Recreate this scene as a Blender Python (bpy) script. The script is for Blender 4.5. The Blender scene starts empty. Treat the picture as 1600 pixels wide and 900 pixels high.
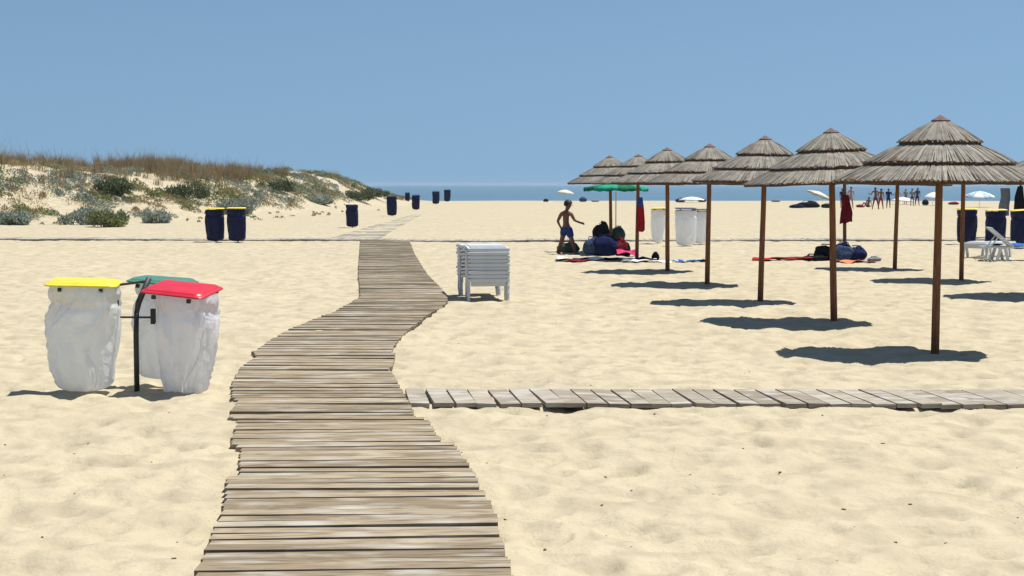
import bpy, math, random
import numpy as np
from mathutils import Vector, Matrix, Euler
R = math.radians
random.seed(7); RNG = np.random.default_rng(11)
SC = bpy.context.scene; COL = SC.collection

# ------------------------------------------------------------------ camera
F = 2400.0; CAMH = 2.0; PITCH = math.atan(162.0 / F)
cam = bpy.data.objects.new('camera', bpy.data.cameras.new('camera')); COL.objects.link(cam)
cam.location = (0, 0, CAMH); cam.rotation_euler = (R(90) - PITCH, 0, 0)
cam.data.sensor_width = 36; cam.data.lens = 36 * F / 1600; cam.data.clip_end = 40000; cam.data.clip_start = 0.1
SC.camera = cam
# ------------------------------------------------------------------ sky, sun, exposure
SUNV = Vector((0.34, 0.08, 1.0)).normalized()
EL = math.asin(SUNV.z); AZ = math.atan2(SUNV.x, SUNV.y)
W = bpy.data.worlds.new('World'); SC.world = W; W.use_nodes = True
wn = W.node_tree.nodes; wl = W.node_tree.links; wn.clear()
sky = wn.new('ShaderNodeTexSky'); sky.sky_type = 'NISHITA'; sky.sun_disc = False
sky.sun_elevation = EL; sky.sun_rotation = AZ; sky.air_density = 1.05; sky.dust_density = 0.2; sky.ozone_density = 4.0
tc = wn.new('ShaderNodeTexCoord'); sx = wn.new('ShaderNodeSeparateXYZ'); cx = wn.new('ShaderNodeCombineXYZ')
zz = wn.new('ShaderNodeMath'); zz.operation = 'MULTIPLY_ADD'; zz.inputs[1].default_value = 0.12; zz.inputs[2].default_value = 0.205
zq = wn.new('ShaderNodeMath'); zq.operation = 'POWER'; zq.inputs[1].default_value = 2.0; za = wn.new('ShaderNodeMath'); za.operation = 'MULTIPLY_ADD'; za.inputs[1].default_value = 2.5
mx = wn.new('ShaderNodeMath'); mx.operation = 'MAXIMUM'; mx.inputs[1].default_value = 0.0
bg = wn.new('ShaderNodeBackground'); bg.inputs[1].default_value = 0.074
wo = wn.new('ShaderNodeOutputWorld')
wl.new(tc.outputs['Generated'], sx.inputs[0]); wl.new(sx.outputs[0], cx.inputs[0]); wl.new(sx.outputs[1], cx.inputs[1])
wl.new(sx.outputs[2], mx.inputs[0]); wl.new(mx.outputs[0], zz.inputs[0]); wl.new(mx.outputs[0], zq.inputs[0]); wl.new(zq.outputs[0], za.inputs[0]); wl.new(zz.outputs[0], za.inputs[2]); wl.new(za.outputs[0], cx.inputs[2])
tn = wn.new('ShaderNodeMix'); tn.data_type = 'RGBA'; tn.blend_type = 'MULTIPLY'; tn.inputs[0].default_value = 1; tn.inputs[7].default_value = (1.03, 1.06, .99, 1)
wl.new(cx.outputs[0], sky.inputs[0]); wl.new(sky.outputs[0], tn.inputs[6]); wl.new(tn.outputs[2], bg.inputs[0]); wl.new(bg.outputs[0], wo.inputs[0])
sun = bpy.data.objects.new('sun', bpy.data.lights.new('sun', 'SUN')); COL.objects.link(sun)
sun.data.energy = 4.85; sun.data.angle = R(0.5); sun.data.color = (1.0, 0.955, 0.88)
sun.rotation_euler = SUNV.to_track_quat('Z', 'Y').to_euler(); sun.location = (20, 10, 60)
SC.view_settings.view_transform = 'Standard'; SC.view_settings.look = 'None'
SC.view_settings.exposure = 0.55; SC.view_settings.gamma = 1.0; SC.view_settings.use_curve_mapping = False

# ------------------------------------------------------------------ helpers
def ray(u, v):
    a = (u - 800) / F; b = -(v - 450) / F
    return Vector((a, math.cos(PITCH) + b * math.sin(PITCH), -math.sin(PITCH) + b * math.cos(PITCH)))
def at(u, v, g=0.0):
    d = ray(u, v); t = (g - CAMH) / d.z
    return d.x * t, d.y * t
def atd(u, D):                                   # ground point on the column u at distance D
    return (u - 800) / F * D, D

def hash2(ix, iy, s):
    n = (ix.astype(np.int64) * 374761393 + iy.astype(np.int64) * 668265263 + s * 1442695041) & 0x7fffffff
    n = ((n ^ (n >> 13)) * 1274126177) & 0x7fffffff
    return ((n ^ (n >> 16)) & 0xffff) / 65535.0
def vnoise(x, y, s=0):
    ix = np.floor(x); iy = np.floor(y); fx = x - ix; fy = y - iy
    fx = fx * fx * (3 - 2 * fx); fy = fy * fy * (3 - 2 * fy)
    a = hash2(ix, iy, s); b = hash2(ix + 1, iy, s); c = hash2(ix, iy + 1, s); d = hash2(ix + 1, iy + 1, s)
    return (a + (b - a) * fx) + ((c + (d - c) * fx) - (a + (b - a) * fx)) * fy
def worley(x, y, s=0):
    ix = np.floor(x); iy = np.floor(y); best = np.full(x.shape, 9.0); bid = np.zeros(x.shape)
    for dx in (-1, 0, 1):
        for dy in (-1, 0, 1):
            cx_, cy_ = ix + dx, iy + dy
            px = cx_ + hash2(cx_, cy_, s + 1); py = cy_ + hash2(cx_, cy_, s + 2)
            d = np.hypot(x - px, y - py); m = d < best
            best = np.where(m, d, best); bid = np.where(m, hash2(cx_, cy_, s + 3), bid)
    return best, bid
def smooth(t): t = np.clip(t, 0, 1); return t * t * (3 - 2 * t)

FX = np.array([-400, -60, -27, -16, -11.5, -9.8, -9.5, -9.5]); FY = np.array([20, 60, 70, 84, 108, 140, 185, 400])
def dune_dist(x, y):                             # signed distance inside (left of) the dune foot line
    best = np.full(x.shape, 1e9); sign = np.ones(x.shape)
    for i in range(len(FX) - 1):
        ax, ay, bx, by = FX[i], FY[i], FX[i + 1], FY[i + 1]
        dx, dy = bx - ax, by - ay
        t = np.clip(((x - ax) * dx + (y - ay) * dy) / (dx * dx + dy * dy), 0, 1)
        d = np.hypot(x - ax - t * dx, y - ay - t * dy); c = dx * (y - ay) - dy * (x - ax)
        m = d < best; best = np.where(m, d, best); sign = np.where(m, np.sign(c), sign)
    return best * sign
def height(x, y, fine=True):
    x = np.asarray(x, float); y = np.asarray(y, float)
    z = (vnoise(x / 9, y / 9, 3) - .5) * .05 * smooth((y - 4) / 20)
    d = dune_dist(x, y)
    H = np.interp(y, [50, 75, 88, 112, 128, 145, 165, 190, 230], [2.3, 2.35, 2.6, 3.0, 2.95, 2.5, 1.5, .4, -.2])
    t = np.clip(d / np.interp(y, [85, 118], [15, 8.5]), 0, 1)
    bump = (vnoise(x / 5, y / 6, 8) - .5) * .75 + (vnoise(x / 1.9, y / 2.4, 9) - .5) * .4
    z = z + H * smooth(t) ** .85 * (1 + .12 * (vnoise(x / 11, y / 17, 5) - .5)) + bump * smooth(d / 6) * np.clip(H / 2.5, 0, 1)
    z = z - 3.4 * smooth((y - 186) / 60) - 12 * smooth((y - 250) / 500)
    if fine:
        near = np.clip(1.25 - y / 75, 0.12, 1)
        w, wid = worley(x / .43 + .4 * vnoise(x, y, 22), y / .36, 21); z = z - .055 * near * smooth(1 - w / (.3 + .4 * wid)) * (wid > .3)
        w, wid = worley(x / .22, y / .22, 31); z = z - .024 * near * smooth(1 - w / .5) * (wid > .35)
        z = z + near * ((vnoise(x / 1.3, y / 1.3, 41) - .5) * .05 + (vnoise(x / .33, y / .33, 42) - .5) * .04 + (vnoise(x / .11, y / .11, 43) - .5) * .012)
    return z
def gz(x, y): return float(height(np.array([x]), np.array([y]))[0])

def new_obj(name, verts, faces, mat, parent=None, smooth_=False, mats=None):
    me = bpy.data.meshes.new(name); me.from_pydata([tuple(v) for v in verts], [], faces); me.update()
    if mat: me.materials.append(mat)
    if smooth_: me.polygons.foreach_set('use_smooth', [True] * len(me.polygons))
    o = bpy.data.objects.new(name, me); COL.objects.link(o)
    if parent: o.parent = parent
    return o
class MB:
    def __init__(s): s.v = []; s.f = []
    def add(s, v, f, M=None):
        n = len(s.v)
        s.v += [tuple(M @ Vector(p)) if M else tuple(p) for p in v]; s.f += [tuple(i + n for i in q) for q in f]
    def box(s, c, d, M=None, taper=1.0):
        x, y, z = d[0] / 2, d[1] / 2, d[2] / 2
        v = [(c[0] + a * x * (taper if e < 0 else 1), c[1] + b * y * (taper if e < 0 else 1), c[2] + e * z) for e in (-1, 1) for a, b in ((-1, -1), (1, -1), (1, 1), (-1, 1))]
        s.add(v, [(3, 2, 1, 0), (4, 5, 6, 7), (0, 1, 5, 4), (1, 2, 6, 5), (2, 3, 7, 6), (3, 0, 4, 7)], M)
    def tube(s, pts, rad, n=8, M=None, cap=True):
        pts = [Vector(p) for p in pts]; rs = rad if isinstance(rad, (list, tuple)) else [rad] * len(pts)
        v = []; f = []
        for i, p in enumerate(pts):
            t = (pts[min(i + 1, len(pts) - 1)] - pts[max(i - 1, 0)]).normalized()
            a = t.cross(Vector((0, 0, 1)) if abs(t.z) < .9 else Vector((1, 0, 0))).normalized(); b = t.cross(a)
            for k in range(n):
                q = 2 * math.pi * k / n; v.append(p + (a * math.cos(q) + b * math.sin(q)) * rs[i])
        for i in range(len(pts) - 1):
            for k in range(n):
                f.append((i * n + k, i * n + (k + 1) % n, (i + 1) * n + (k + 1) % n, (i + 1) * n + k))
        if cap: f.append(tuple(range(n))[::-1]); f.append(tuple(range((len(pts) - 1) * n, len(pts) * n)))
        s.add(v, f, M)
    def bar(s, a, b, w, t, side=Vector((0, 1, 0))):           # flat bar from a to b
        a = Vector(a); b = Vector(b); d = (b - a).normalized(); sd = Vector(side).normalized(); u = d.cross(sd).normalized()
        v = [p + sd * (w / 2 * i) + u * (t / 2 * j) for p in (a, b) for i, j in ((-1, -1), (1, -1), (1, 1), (-1, 1))]
        s.add(v, [(3, 2, 1, 0), (4, 5, 6, 7), (0, 1, 5, 4), (1, 2, 6, 5), (2, 3, 7, 6), (3, 0, 4, 7)])
    def build(s, name, mat, parent=None, smooth_=False): return new_obj(name, s.v, s.f, mat, parent, smooth_)
def bevel(o, w=.006, n=2):
    m = o.modifiers.new('bevel', 'BEVEL'); m.width = w; m.segments = n; m.limit_method = 'ANGLE'; return o
def empty(name, x, y, z=None, rz=0):
    o = bpy.data.objects.new(name, None); COL.objects.link(o); o.empty_display_size = .2
    o.location = (x, y, gz(x, y) if z is None else z); o.rotation_euler = (0, 0, rz); return o
def tag(o, label, cat, group=None, kind=None):
    if label: o['label'] = label
    if cat: o['category'] = cat
    if group: o['group'] = group
    if kind: o['kind'] = kind
    return o
def copy_tree(o, parent=None):
    c = o.copy(); COL.objects.link(c); c.parent = parent
    for ch in list(o.children): copy_tree(ch, c)
    return c

# ------------------------------------------------------------------ materials
def mat(name, col, rough=.8, var=.15, scale=6, spec=.3, bump=0, bscale=30, col2=None, island=0, stretch=None, transl=0, coord='Object', bdist=.01):
    m = bpy.data.materials.new(name); m.use_nodes = True; N = m.node_tree.nodes; L = m.node_tree.links
    p = N['Principled BSDF']; p.inputs['Roughness'].default_value = rough; p.inputs['Specular IOR Level'].default_value = spec
    tcn = N.new('ShaderNodeTexCoord'); vec = tcn.outputs[coord]
    if stretch:
        mp = N.new('ShaderNodeMapping'); mp.inputs['Scale'].default_value = stretch; L.new(vec, mp.inputs[0]); vec = mp.outputs[0]
    nz = N.new('ShaderNodeTexNoise'); nz.inputs['Scale'].default_value = scale; nz.inputs['Detail'].default_value = 5; L.new(vec, nz.inputs['Vector'])
    c2 = col2 or tuple(c * (1 - 2 * var) for c in col)
    mr = N.new('ShaderNodeMapRange'); mr.inputs[1].default_value = .32; mr.inputs[2].default_value = .68; L.new(nz.outputs[0], mr.inputs[0])
    fac = mr.outputs[0]
    if island:
        ge = N.new('ShaderNodeNewGeometry'); ma = N.new('ShaderNodeMix'); ma.inputs[0].default_value = island
        L.new(fac, ma.inputs[2]); L.new(ge.outputs['Random Per Island'], ma.inputs[3]); fac = ma.outputs[0]
    mix = N.new('ShaderNodeMix'); mix.data_type = 'RGBA'; L.new(fac, mix.inputs[0])
    mix.inputs[6].default_value = (*c2, 1); mix.inputs[7].default_value = (*col, 1); L.new(mix.outputs[2], p.inputs['Base Color'])
    if bump:
        nb = N.new('ShaderNodeTexNoise'); nb.inputs['Scale'].default_value = bscale; nb.inputs['Detail'].default_value = 4; L.new(vec, nb.inputs['Vector'])
        bp = N.new('ShaderNodeBump'); bp.inputs['Strength'].default_value = bump; bp.inputs['Distance'].default_value = bdist
        L.new(nb.outputs[0], bp.inputs['Height']); L.new(bp.outputs[0], p.inputs['Normal'])
    if transl:
        tr = N.new('ShaderNodeBsdfTranslucent'); L.new(mix.outputs[2], tr.inputs[0]); ms = N.new('ShaderNodeMixShader'); ms.inputs[0].default_value = transl
        L.new(p.outputs[0], ms.inputs[1]); L.new(tr.outputs[0], ms.inputs[2]); L.new(ms.outputs[0], N['Material Output'].inputs[0])
    return m
def sand_mat():
    m = bpy.data.materials.new('sand'); m.use_nodes = True; N = m.node_tree.nodes; L = m.node_tree.links
    p = N['Principled BSDF']; p.inputs['Roughness'].default_value = .95; p.inputs['Specular IOR Level'].default_value = .15
    g = N.new('ShaderNodeNewGeometry')
    def noise(s, d=4):
        n = N.new('ShaderNodeTexNoise'); n.inputs['Scale'].default_value = s; n.inputs['Detail'].default_value = d; L.new(g.outputs['Position'], n.inputs['Vector']); return n.outputs[0]
    def mixc(f, a, b, lo, hi):
        mr = N.new('ShaderNodeMapRange'); mr.inputs[1].default_value = lo; mr.inputs[2].default_value = hi; L.new(f, mr.inputs[0])
        mi = N.new('ShaderNodeMix'); mi.data_type = 'RGBA'; L.new(mr.outputs[0], mi.inputs[0])
        for k, c in ((6, a), (7, b)):
            if isinstance(c, tuple): mi.inputs[k].default_value = (*c, 1)
            else: L.new(c, mi.inputs[k])
        return mi.outputs[2]
    c = mixc(noise(.35, 3), (.395, .345, .24), (.425, .372, .26), .35, .65)
    c = mixc(noise(2.6, 5), (.335, .29, .203), c, .36, .56)
    c = mixc(noise(60, 2), (.34, .285, .19), c, .28, .42)
    L.new(c, p.inputs['Base Color'])
    b1 = N.new('ShaderNodeBump'); b1.inputs['Strength'].default_value = .9; b1.inputs['Distance'].default_value = .05; L.new(noise(5, 4), b1.inputs['Height'])
    b2 = N.new('ShaderNodeBump'); b2.inputs['Strength'].default_value = .35; b2.inputs['Distance'].default_value = .006; L.new(noise(45, 3), b2.inputs['Height']); L.new(b1.outputs[0], b2.inputs['Normal'])
    L.new(b2.outputs[0], p.inputs['Normal']); return m
def sea_mat():
    m = bpy.data.materials.new('sea'); m.use_nodes = True; N = m.node_tree.nodes; L = m.node_tree.links
    p = N['Principled BSDF']; p.inputs['Roughness'].default_value = .55; p.inputs['Specular IOR Level'].default_value = .25
    g = N.new('ShaderNodeNewGeometry'); mp = N.new('ShaderNodeMapping'); mp.inputs['Scale'].default_value = (.004, .012, 1); L.new(g.outputs['Position'], mp.inputs[0])
    n = N.new('ShaderNodeTexNoise'); n.inputs['Scale'].default_value = 1.5; n.inputs['Detail'].default_value = 5; L.new(mp.outputs[0], n.inputs['Vector'])
    mi = N.new('ShaderNodeMix'); mi.data_type = 'RGBA'; L.new(n.outputs[0], mi.inputs[0]); mi.inputs[6].default_value = (.05, .115, .175, 1); mi.inputs[7].default_value = (.08, .155, .215, 1)
    L.new(mi.outputs[2], p.inputs['Base Color'])
    n2 = N.new('ShaderNodeTexNoise'); n2.inputs['Scale'].default_value = .5; n2.inputs['Detail'].default_value = 4; L.new(g.outputs['Position'], n2.inputs['Vector'])
    b = N.new('ShaderNodeBump'); b.inputs['Strength'].default_value = .6; b.inputs['Distance'].default_value = .5; L.new(n2.outputs[0], b.inputs['Height']); L.new(b.outputs[0], p.inputs['Normal'])
    return m
def plank_mat(name, c1, c2, c3):
    m = bpy.data.materials.new(name); m.use_nodes = True; N = m.node_tree.nodes; L = m.node_tree.links
    p = N['Principled BSDF']; p.inputs['Roughness'].default_value = .85; p.inputs['Specular IOR Level'].default_value = .25
    g = N.new('ShaderNodeNewGeometry'); at_ = N.new('ShaderNodeAttribute'); at_.attribute_name = 'grain'
    def noise(vec, s, d, dis=0):
        n = N.new('ShaderNodeTexNoise'); n.inputs['Scale'].default_value = s; n.inputs['Detail'].default_value = d; n.inputs['Distortion'].default_value = dis; L.new(vec, n.inputs['Vector']); return n.outputs[0]
    def mixc(f, a, b, lo, hi):
        mr = N.new('ShaderNodeMapRange'); mr.inputs[1].default_value = lo; mr.inputs[2].default_value = hi; L.new(f, mr.inputs[0])
        mi = N.new('ShaderNodeMix'); mi.data_type = 'RGBA'; L.new(mr.outputs[0], mi.inputs[0])
        for k, c in ((6, a), (7, b)):
            if isinstance(c, tuple): mi.inputs[k].default_value = (*c, 1)
            else: L.new(c, mi.inputs[k])
        return mi.outputs[2]
    mp = N.new('ShaderNodeMapping'); mp.inputs['Scale'].default_value = (2.2, 34, 1); L.new(at_.outputs['Vector'], mp.inputs[0])
    c = mixc(g.outputs['Random Per Island'], c1, c2, 0, 1)
    c = mixc(noise(mp.outputs[0], 1.6, 6, .4), tuple(x * .5 for x in c1), c, .33, .5)
    mp2 = N.new('ShaderNodeMapping'); mp2.inputs['Scale'].default_value = (1.5, 4, 1); L.new(at_.outputs['Vector'], mp2.inputs[0])
    c = mixc(noise(mp2.outputs[0], 1.3, 5), c, c3, .5, .72)
    c = mixc(noise(g.outputs['Position'], 2.2, 6), c, (.37, .315, .22), .60, .76)
    L.new(c, p.inputs['Base Color'])
    b = N.new('ShaderNodeBump'); b.inputs['Strength'].default_value = .7; b.inputs['Distance'].default_value = .006; L.new(noise(mp.outputs[0], 2.5, 5), b.inputs['Height']); L.new(b.outputs[0], p.inputs['Normal'])
    return m
M = {}
M['sand'] = sand_mat(); M['sea'] = sea_mat()
M['plank'] = plank_mat('weathered_plank', (.175, .135, .086), (.315, .255, .17), (.375, .35, .30))
M['plank_grey'] = plank_mat('grey_plank', (.26, .235, .19), (.36, .335, .29), (.43, .43, .42))
M['plank_side'] = plank_mat('side_plank', (.23, .195, .145), (.34, .305, .245), (.42, .41, .39))
M['plank_sandy'] = plank_mat('sanded_plank', (.29, .26, .20), (.36, .33, .27), (.40, .38, .34))
M['thatch'] = mat('thatch', (.325, .30, .25), .9, col2=(.10, .09, .075), scale=9, island=.6, bump=.4, bscale=60)
M['thatch_core'] = mat('thatch_core', (.13, .075, .04), .95, col2=(.06, .035, .02), scale=25)  # brown underside; its dark edge also paints the shadow line below each tier
M['cap'] = mat('cap', (.20, .12, .10), .9, col2=(.1, .07, .06), scale=20)
M['pole'] = mat('pole_wood', (.27, .115, .045), .75, col2=(.12, .05, .022), scale=5, stretch=(9, 9, .8), bump=.3, bscale=14)
M['white_plastic'] = mat('white_plastic', (.57, .60, .62), .38, var=.05, spec=.5, scale=4)
M['dark_metal'] = mat('dark_metal', (.03, .032, .03), .55, var=.2, spec=.4)
M['yellow'] = mat('yellow_plastic', (.74, .58, .03), .42, var=.12, spec=.5)
M['red'] = mat('red_plastic', (.55, .016, .035), .4, var=.12, spec=.5)
M['green_lid'] = mat('green_plastic', (.06, .20, .14), .35, var=.08, spec=.5)
M['navy_lid'] = mat('navy_plastic', (.012, .02, .07), .4, var=.1, spec=.5)
M['white_lid'] = mat('pale_lid', (.6, .62, .6), .4, var=.1, spec=.5)
M['navy_bag'] = mat('navy_bag', (.003, .007, .055), .5, var=.2, spec=.22, bump=.5, bscale=8, bdist=.03)
def bag_mat():
    m = bpy.data.materials.new('white_bag'); m.use_nodes = True; N = m.node_tree.nodes; L = m.node_tree.links
    p = N['Principled BSDF']; p.inputs['Base Color'].default_value = (.90, .91, .92, 1); p.inputs['Roughness'].default_value = .16; p.inputs['Specular IOR Level'].default_value = 1.0
    tr = N.new('ShaderNodeBsdfTranslucent'); tr.inputs[0].default_value = (.95, .96, .97, 1); tp = N.new('ShaderNodeBsdfTransparent'); tp.inputs[0].default_value = (.95, .97, .97, 1)
    a = N.new('ShaderNodeMixShader'); a.inputs[0].default_value = .58; b = N.new('ShaderNodeMixShader'); b.inputs[0].default_value = .09
    L.new(p.outputs[0], a.inputs[1]); L.new(tr.outputs[0], a.inputs[2]); L.new(a.outputs[0], b.inputs[1]); L.new(tp.outputs[0], b.inputs[2]); L.new(b.outputs[0], N['Material Output'].inputs[0])
    g = N.new('ShaderNodeTexCoord'); n = N.new('ShaderNodeTexNoise'); n.inputs['Scale'].default_value = 7; n.inputs['Detail'].default_value = 3; n.inputs['Distortion'].default_value = .8; L.new(g.outputs['Object'], n.inputs['Vector'])
    bp = N.new('ShaderNodeBump'); bp.inputs['Strength'].default_value = .6; bp.inputs['Distance'].default_value = .045; L.new(n.outputs[0], bp.inputs['Height'])
    for s in (p, tr): L.new(bp.outputs[0], s.inputs['Normal'])
    return m
M['bag'] = bag_mat()
M['skin'] = mat('tan_shaded_skin', (.17, .065, .038), .55, var=.1, spec=.35)  # tan skin, darkened so the umbrella shade on the boy sits in the colour
M['skin_pale'] = mat('skin', (.42, .22, .15), .55, var=.1, spec=.35)
M['hair'] = mat('dark_hair', (.012, .009, .008), .6, var=.3)
def cloth(name, c, v=.18, s=9): return mat(name, c, .9, var=v, scale=s, spec=.1, bump=.5, bscale=12, bdist=.02)
M['c_navy'] = cloth('navy_cloth', (.012, .018, .07)); M['c_black'] = cloth('black_cloth', (.012, .012, .014)); M['c_red'] = cloth('red_cloth', (.45, .015, .02))
M['c_blue'] = cloth('blue_cloth', (.03, .12, .42)); M['c_pale'] = cloth('pale_blue_cloth', (.40, .55, .68), .25, 5); M['c_white'] = cloth('white_cloth', (.72, .72, .68), .1)
M['c_pink'] = cloth('pink_cloth', (.62, .05, .16)); M['c_orange'] = cloth('orange_cloth', (.68, .22, .10), .1); M['c_grey'] = cloth('grey_cloth', (.22, .24, .28)); M['c_green'] = cloth('green_cloth', (.012, .18, .09), .3)
M['c_olive'] = cloth('olive_cloth', (.06, .09, .07)); M['c_maroon'] = cloth('maroon_cloth', (.16, .012, .02)); M['c_denim'] = cloth('denim_cloth', (.06, .09, .18), .35, 25); M['c_cream'] = cloth('cream_cloth', (.62, .58, .45), .1)
M['leaf_grey'] = mat('grey_leaf', (.33, .37, .30), .8, col2=(.15, .18, .145), scale=1.2, island=.6, transl=.25)
M['leaf_green'] = mat('green_leaf', (.23, .25, .09), .8, col2=(.09, .11, .04), scale=1.2, island=.6, transl=.25)
M['leaf_dark'] = mat('dark_leaf', (.12, .14, .06), .8, col2=(.045, .06, .03), scale=1.2, island=.6, transl=.2)
M['straw'] = mat('straw', (.40, .30, .155), .85, col2=(.17, .13, .065), scale=.5, island=.6, transl=.3)
M['twig'] = mat('twig', (.16, .12, .08), .9)

# ------------------------------------------------------------------ ground
def ground():
    dense = np.arange(-26, 26.01, .085)
    out = np.geomspace(.085, 6, 24).cumsum(); out = out[out < 74]
    th = np.radians(np.concatenate([-26 - out[::-1], dense, 26 + out]))
    r = np.concatenate([np.linspace(.5, 11.5, 30), np.exp(np.arange(math.log(11.6), math.log(70), .0036)), np.exp(np.arange(math.log(70.3), math.log(270), .0085)), np.geomspace(275, 6500, 40)])
    T, Q = np.meshgrid(th, r); X = Q * np.sin(T); Y = Q * np.cos(T) - 6
    Z = height(X, Y)
    n, k = T.shape
    co = np.stack([X.ravel(), Y.ravel(), Z.ravel()], 1).astype(np.float32)
    i = np.arange((n - 1) * k).reshape(n - 1, k)[:, :-1].ravel()
    f = np.stack([i, i + 1, i + k + 1, i + k], 1).astype(np.int32)
    me = bpy.data.meshes.new('sand'); me.vertices.add(len(co)); me.vertices.foreach_set('co', co.ravel())
    me.loops.add(f.size); me.loops.foreach_set('vertex_index', f.ravel()); me.polygons.add(len(f)); me.polygons.foreach_set('loop_start', np.arange(0, f.size, 4, dtype=np.int32))
    me.polygons.foreach_set('loop_total', np.full(len(f), 4, dtype=np.int32)); me.polygons.foreach_set('use_smooth', np.ones(len(f), dtype=bool))
    me.update(calc_edges=True); me.materials.append(M['sand'])
    o = bpy.data.objects.new('sand_ground', me); COL.objects.link(o); tag(o, None, None, kind='structure')
ground()
o = new_obj('sea', [(-6400, 190, -2.6), (6400, 190, -2.6), (6400, 6400, -2.6), (-6400, 6400, -2.6)], [(0, 1, 2, 3)], M['sea']); tag(o, None, None, kind='structure')

# ------------------------------------------------------------------ boardwalks
def planks(name, boards, material, thick=.045):
    """boards: list of four ground corners (near-left, near-right, far-right, far-left) with a height"""
    v = []; f = []; gr = []
    for k, (q, z0, tilt) in enumerate(boards):
        n = len(v); off = random.random() * 50
        ln = math.dist(q[0], q[1]); wd = math.dist(q[0], q[3])
        for top in (0, 1):
            for j, (x, y) in enumerate(q):
                v.append((x, y, z0 + (thick if top else 0) + tilt * (1 if j in (1, 2) else -1)))
                gr.append((off + (ln if j in (1, 2) else 0), off + (wd if j in (2, 3) else 0) + top * .04, 0))
        f += [(n + 3, n + 2, n + 1, n), (n + 4, n + 5, n + 6, n + 7), (n, n + 1, n + 5, n + 4), (n + 1, n + 2, n + 6, n + 5), (n + 2, n + 3, n + 7, n + 6), (n + 3, n, n + 4, n + 7)]
    o = new_obj(name, v, f, material)
    a = o.data.attributes.new('grain', 'FLOAT_VECTOR', 'POINT'); a.data.foreach_set('vector', np.array(gr, dtype=np.float32).ravel())
    return o
LE = [(377, 563), (400, 562), (430, 560), (450, 562), (466, 563), (472, 553), (490, 520), (505, 480), (520, 446), (535, 420), (551, 400), (552, 393), (557, 396), (560, 400), (580, 374), (605, 361), (628, 362), (632, 370), (640, 366), (661, 356), (663, 371), (705, 359), (707, 376), (751, 374), (754, 356), (812, 349), (822, 343), (843, 333), (900, 309), (1100, 240), (1700, 120)]
RE = [(377, 640), (400, 648), (430, 667), (455, 692), (463, 699), (474, 699), (482, 690), (497, 664), (520, 636), (535, 622), (552, 611), (556, 617), (576, 614), (580, 607), (600, 618), (620, 629), (640, 639), (660, 648), (663, 667), (698, 687), (700, 706), (740, 732), (757, 745), (758, 741), (800, 765), (828, 777), (850, 780), (870, 786), (900, 795), (1100, 850), (1700, 1010)]
def lerp(tab, y): return float(np.interp(y, [p[0] for p in tab], [p[1] for p in tab]))
bd = []; D = 53.9; ang = 0
while D > 2.2:
    w = random.choice([.11, .12, .13, .14, .15]); gap = random.choice([.004, .006, .008, .014, .028]) if D < 30 else .012
    yc = 288 + 4800 / (D - w / 2); l = lerp(LE, yc); r = lerp(RE, yc)
    ang = ang * .8 + random.uniform(-.004, .004)
    xl = (l - 800) / F * D + random.uniform(-.007, .007); xr = (r - 800) / F * D + random.uniform(-.007, .007)
    skew = .035 * math.sin(D * .21)
    e = [ (xl, D - w - skew), (xr, D - w + skew), (xr, D + skew), (xl, D - skew)]
    zb = float(height(np.array([xl * .5 + xr * .5]), np.array([D]), False)[0])
    bd.append((e, zb - .006 + random.uniform(-.006, .01), random.uniform(-.006, .006)))
    D -= w + gap
o = planks('boardwalk', bd, M['plank']); tag(o, 'wide winding boardwalk of weathered brown planks running up the sand', 'boardwalk', kind='structure')
# the bearers below the planks
mb = MB()
for fr in (.18, .5, .82):
    pts = []
    for D in np.arange(53, 2.5, -.6):
        yc = 288 + 4800 / D; l = lerp(LE, yc); r = lerp(RE, yc); x = ((l + (r - l) * fr) - 800) / F * D
        pts.append((x, D, float(height(np.array([x]), np.array([D]), False)[0]) - .02))
    mb.tube(pts, .03, 4)
bo = mb.build('bearers', M['twig'], o)
# narrow walk to the right
bd = []; vd = Vector(((500 - 800) / F, 1)).normalized()
xt, yt = at(633, 611.5); k = 0; p = Vector((xt, yt)); x = xt
while x < 17:
    w = .178; g = .017 + random.choice([0, .004, .008]); a = vd.copy(); a.rotate(Matrix.Rotation(random.uniform(-.02, .02) + .012 * math.sin(k * .35), 2))
    yy = yt - .016 * (x - xt) * .8
    p0 = Vector((x, yy)); p1 = p0 + Vector((w, -.0024)); L_ = 1.0
    q = [tuple(p0 - a * L_), tuple(p1 - a * L_), tuple(p1), tuple(p0)]
    zb = float(height(np.array([x]), np.array([yy - .5]), False)[0])
    bd.append((q, zb - .004 + random.uniform(-.004, .006), random.uniform(-.004, .004))); x += w + g; k += 1
o = planks('boardwalk', bd, M['plank_side'], .04); tag(o, 'narrow grey boardwalk of slanting short planks branching off to the right', 'boardwalk', kind='structure')
# cross walk far back
bd = []; x = -30.0
while x < 30:
    w = .2; yc = 55.0 + .25 * math.sin(x * .22) + .12 * math.sin(x * .9) + (x * -.012)
    zb = float(height(np.array([x]), np.array([yc]), False)[0]) - .005 + .012 * math.sin(x * .7) + .008 * math.sin(x * 2.3)
    bd.append(([(x, yc - .75), (x + w, yc - .75), (x + w, yc + .75), (x, yc + .75)], zb, random.uniform(-.008, .008))); x += w + .012
o = planks('boardwalk', bd, M['plank_grey'], .05); tag(o, 'thin straight boardwalk crossing the whole beach behind the lounger stack', 'boardwalk', kind='structure')
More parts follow.
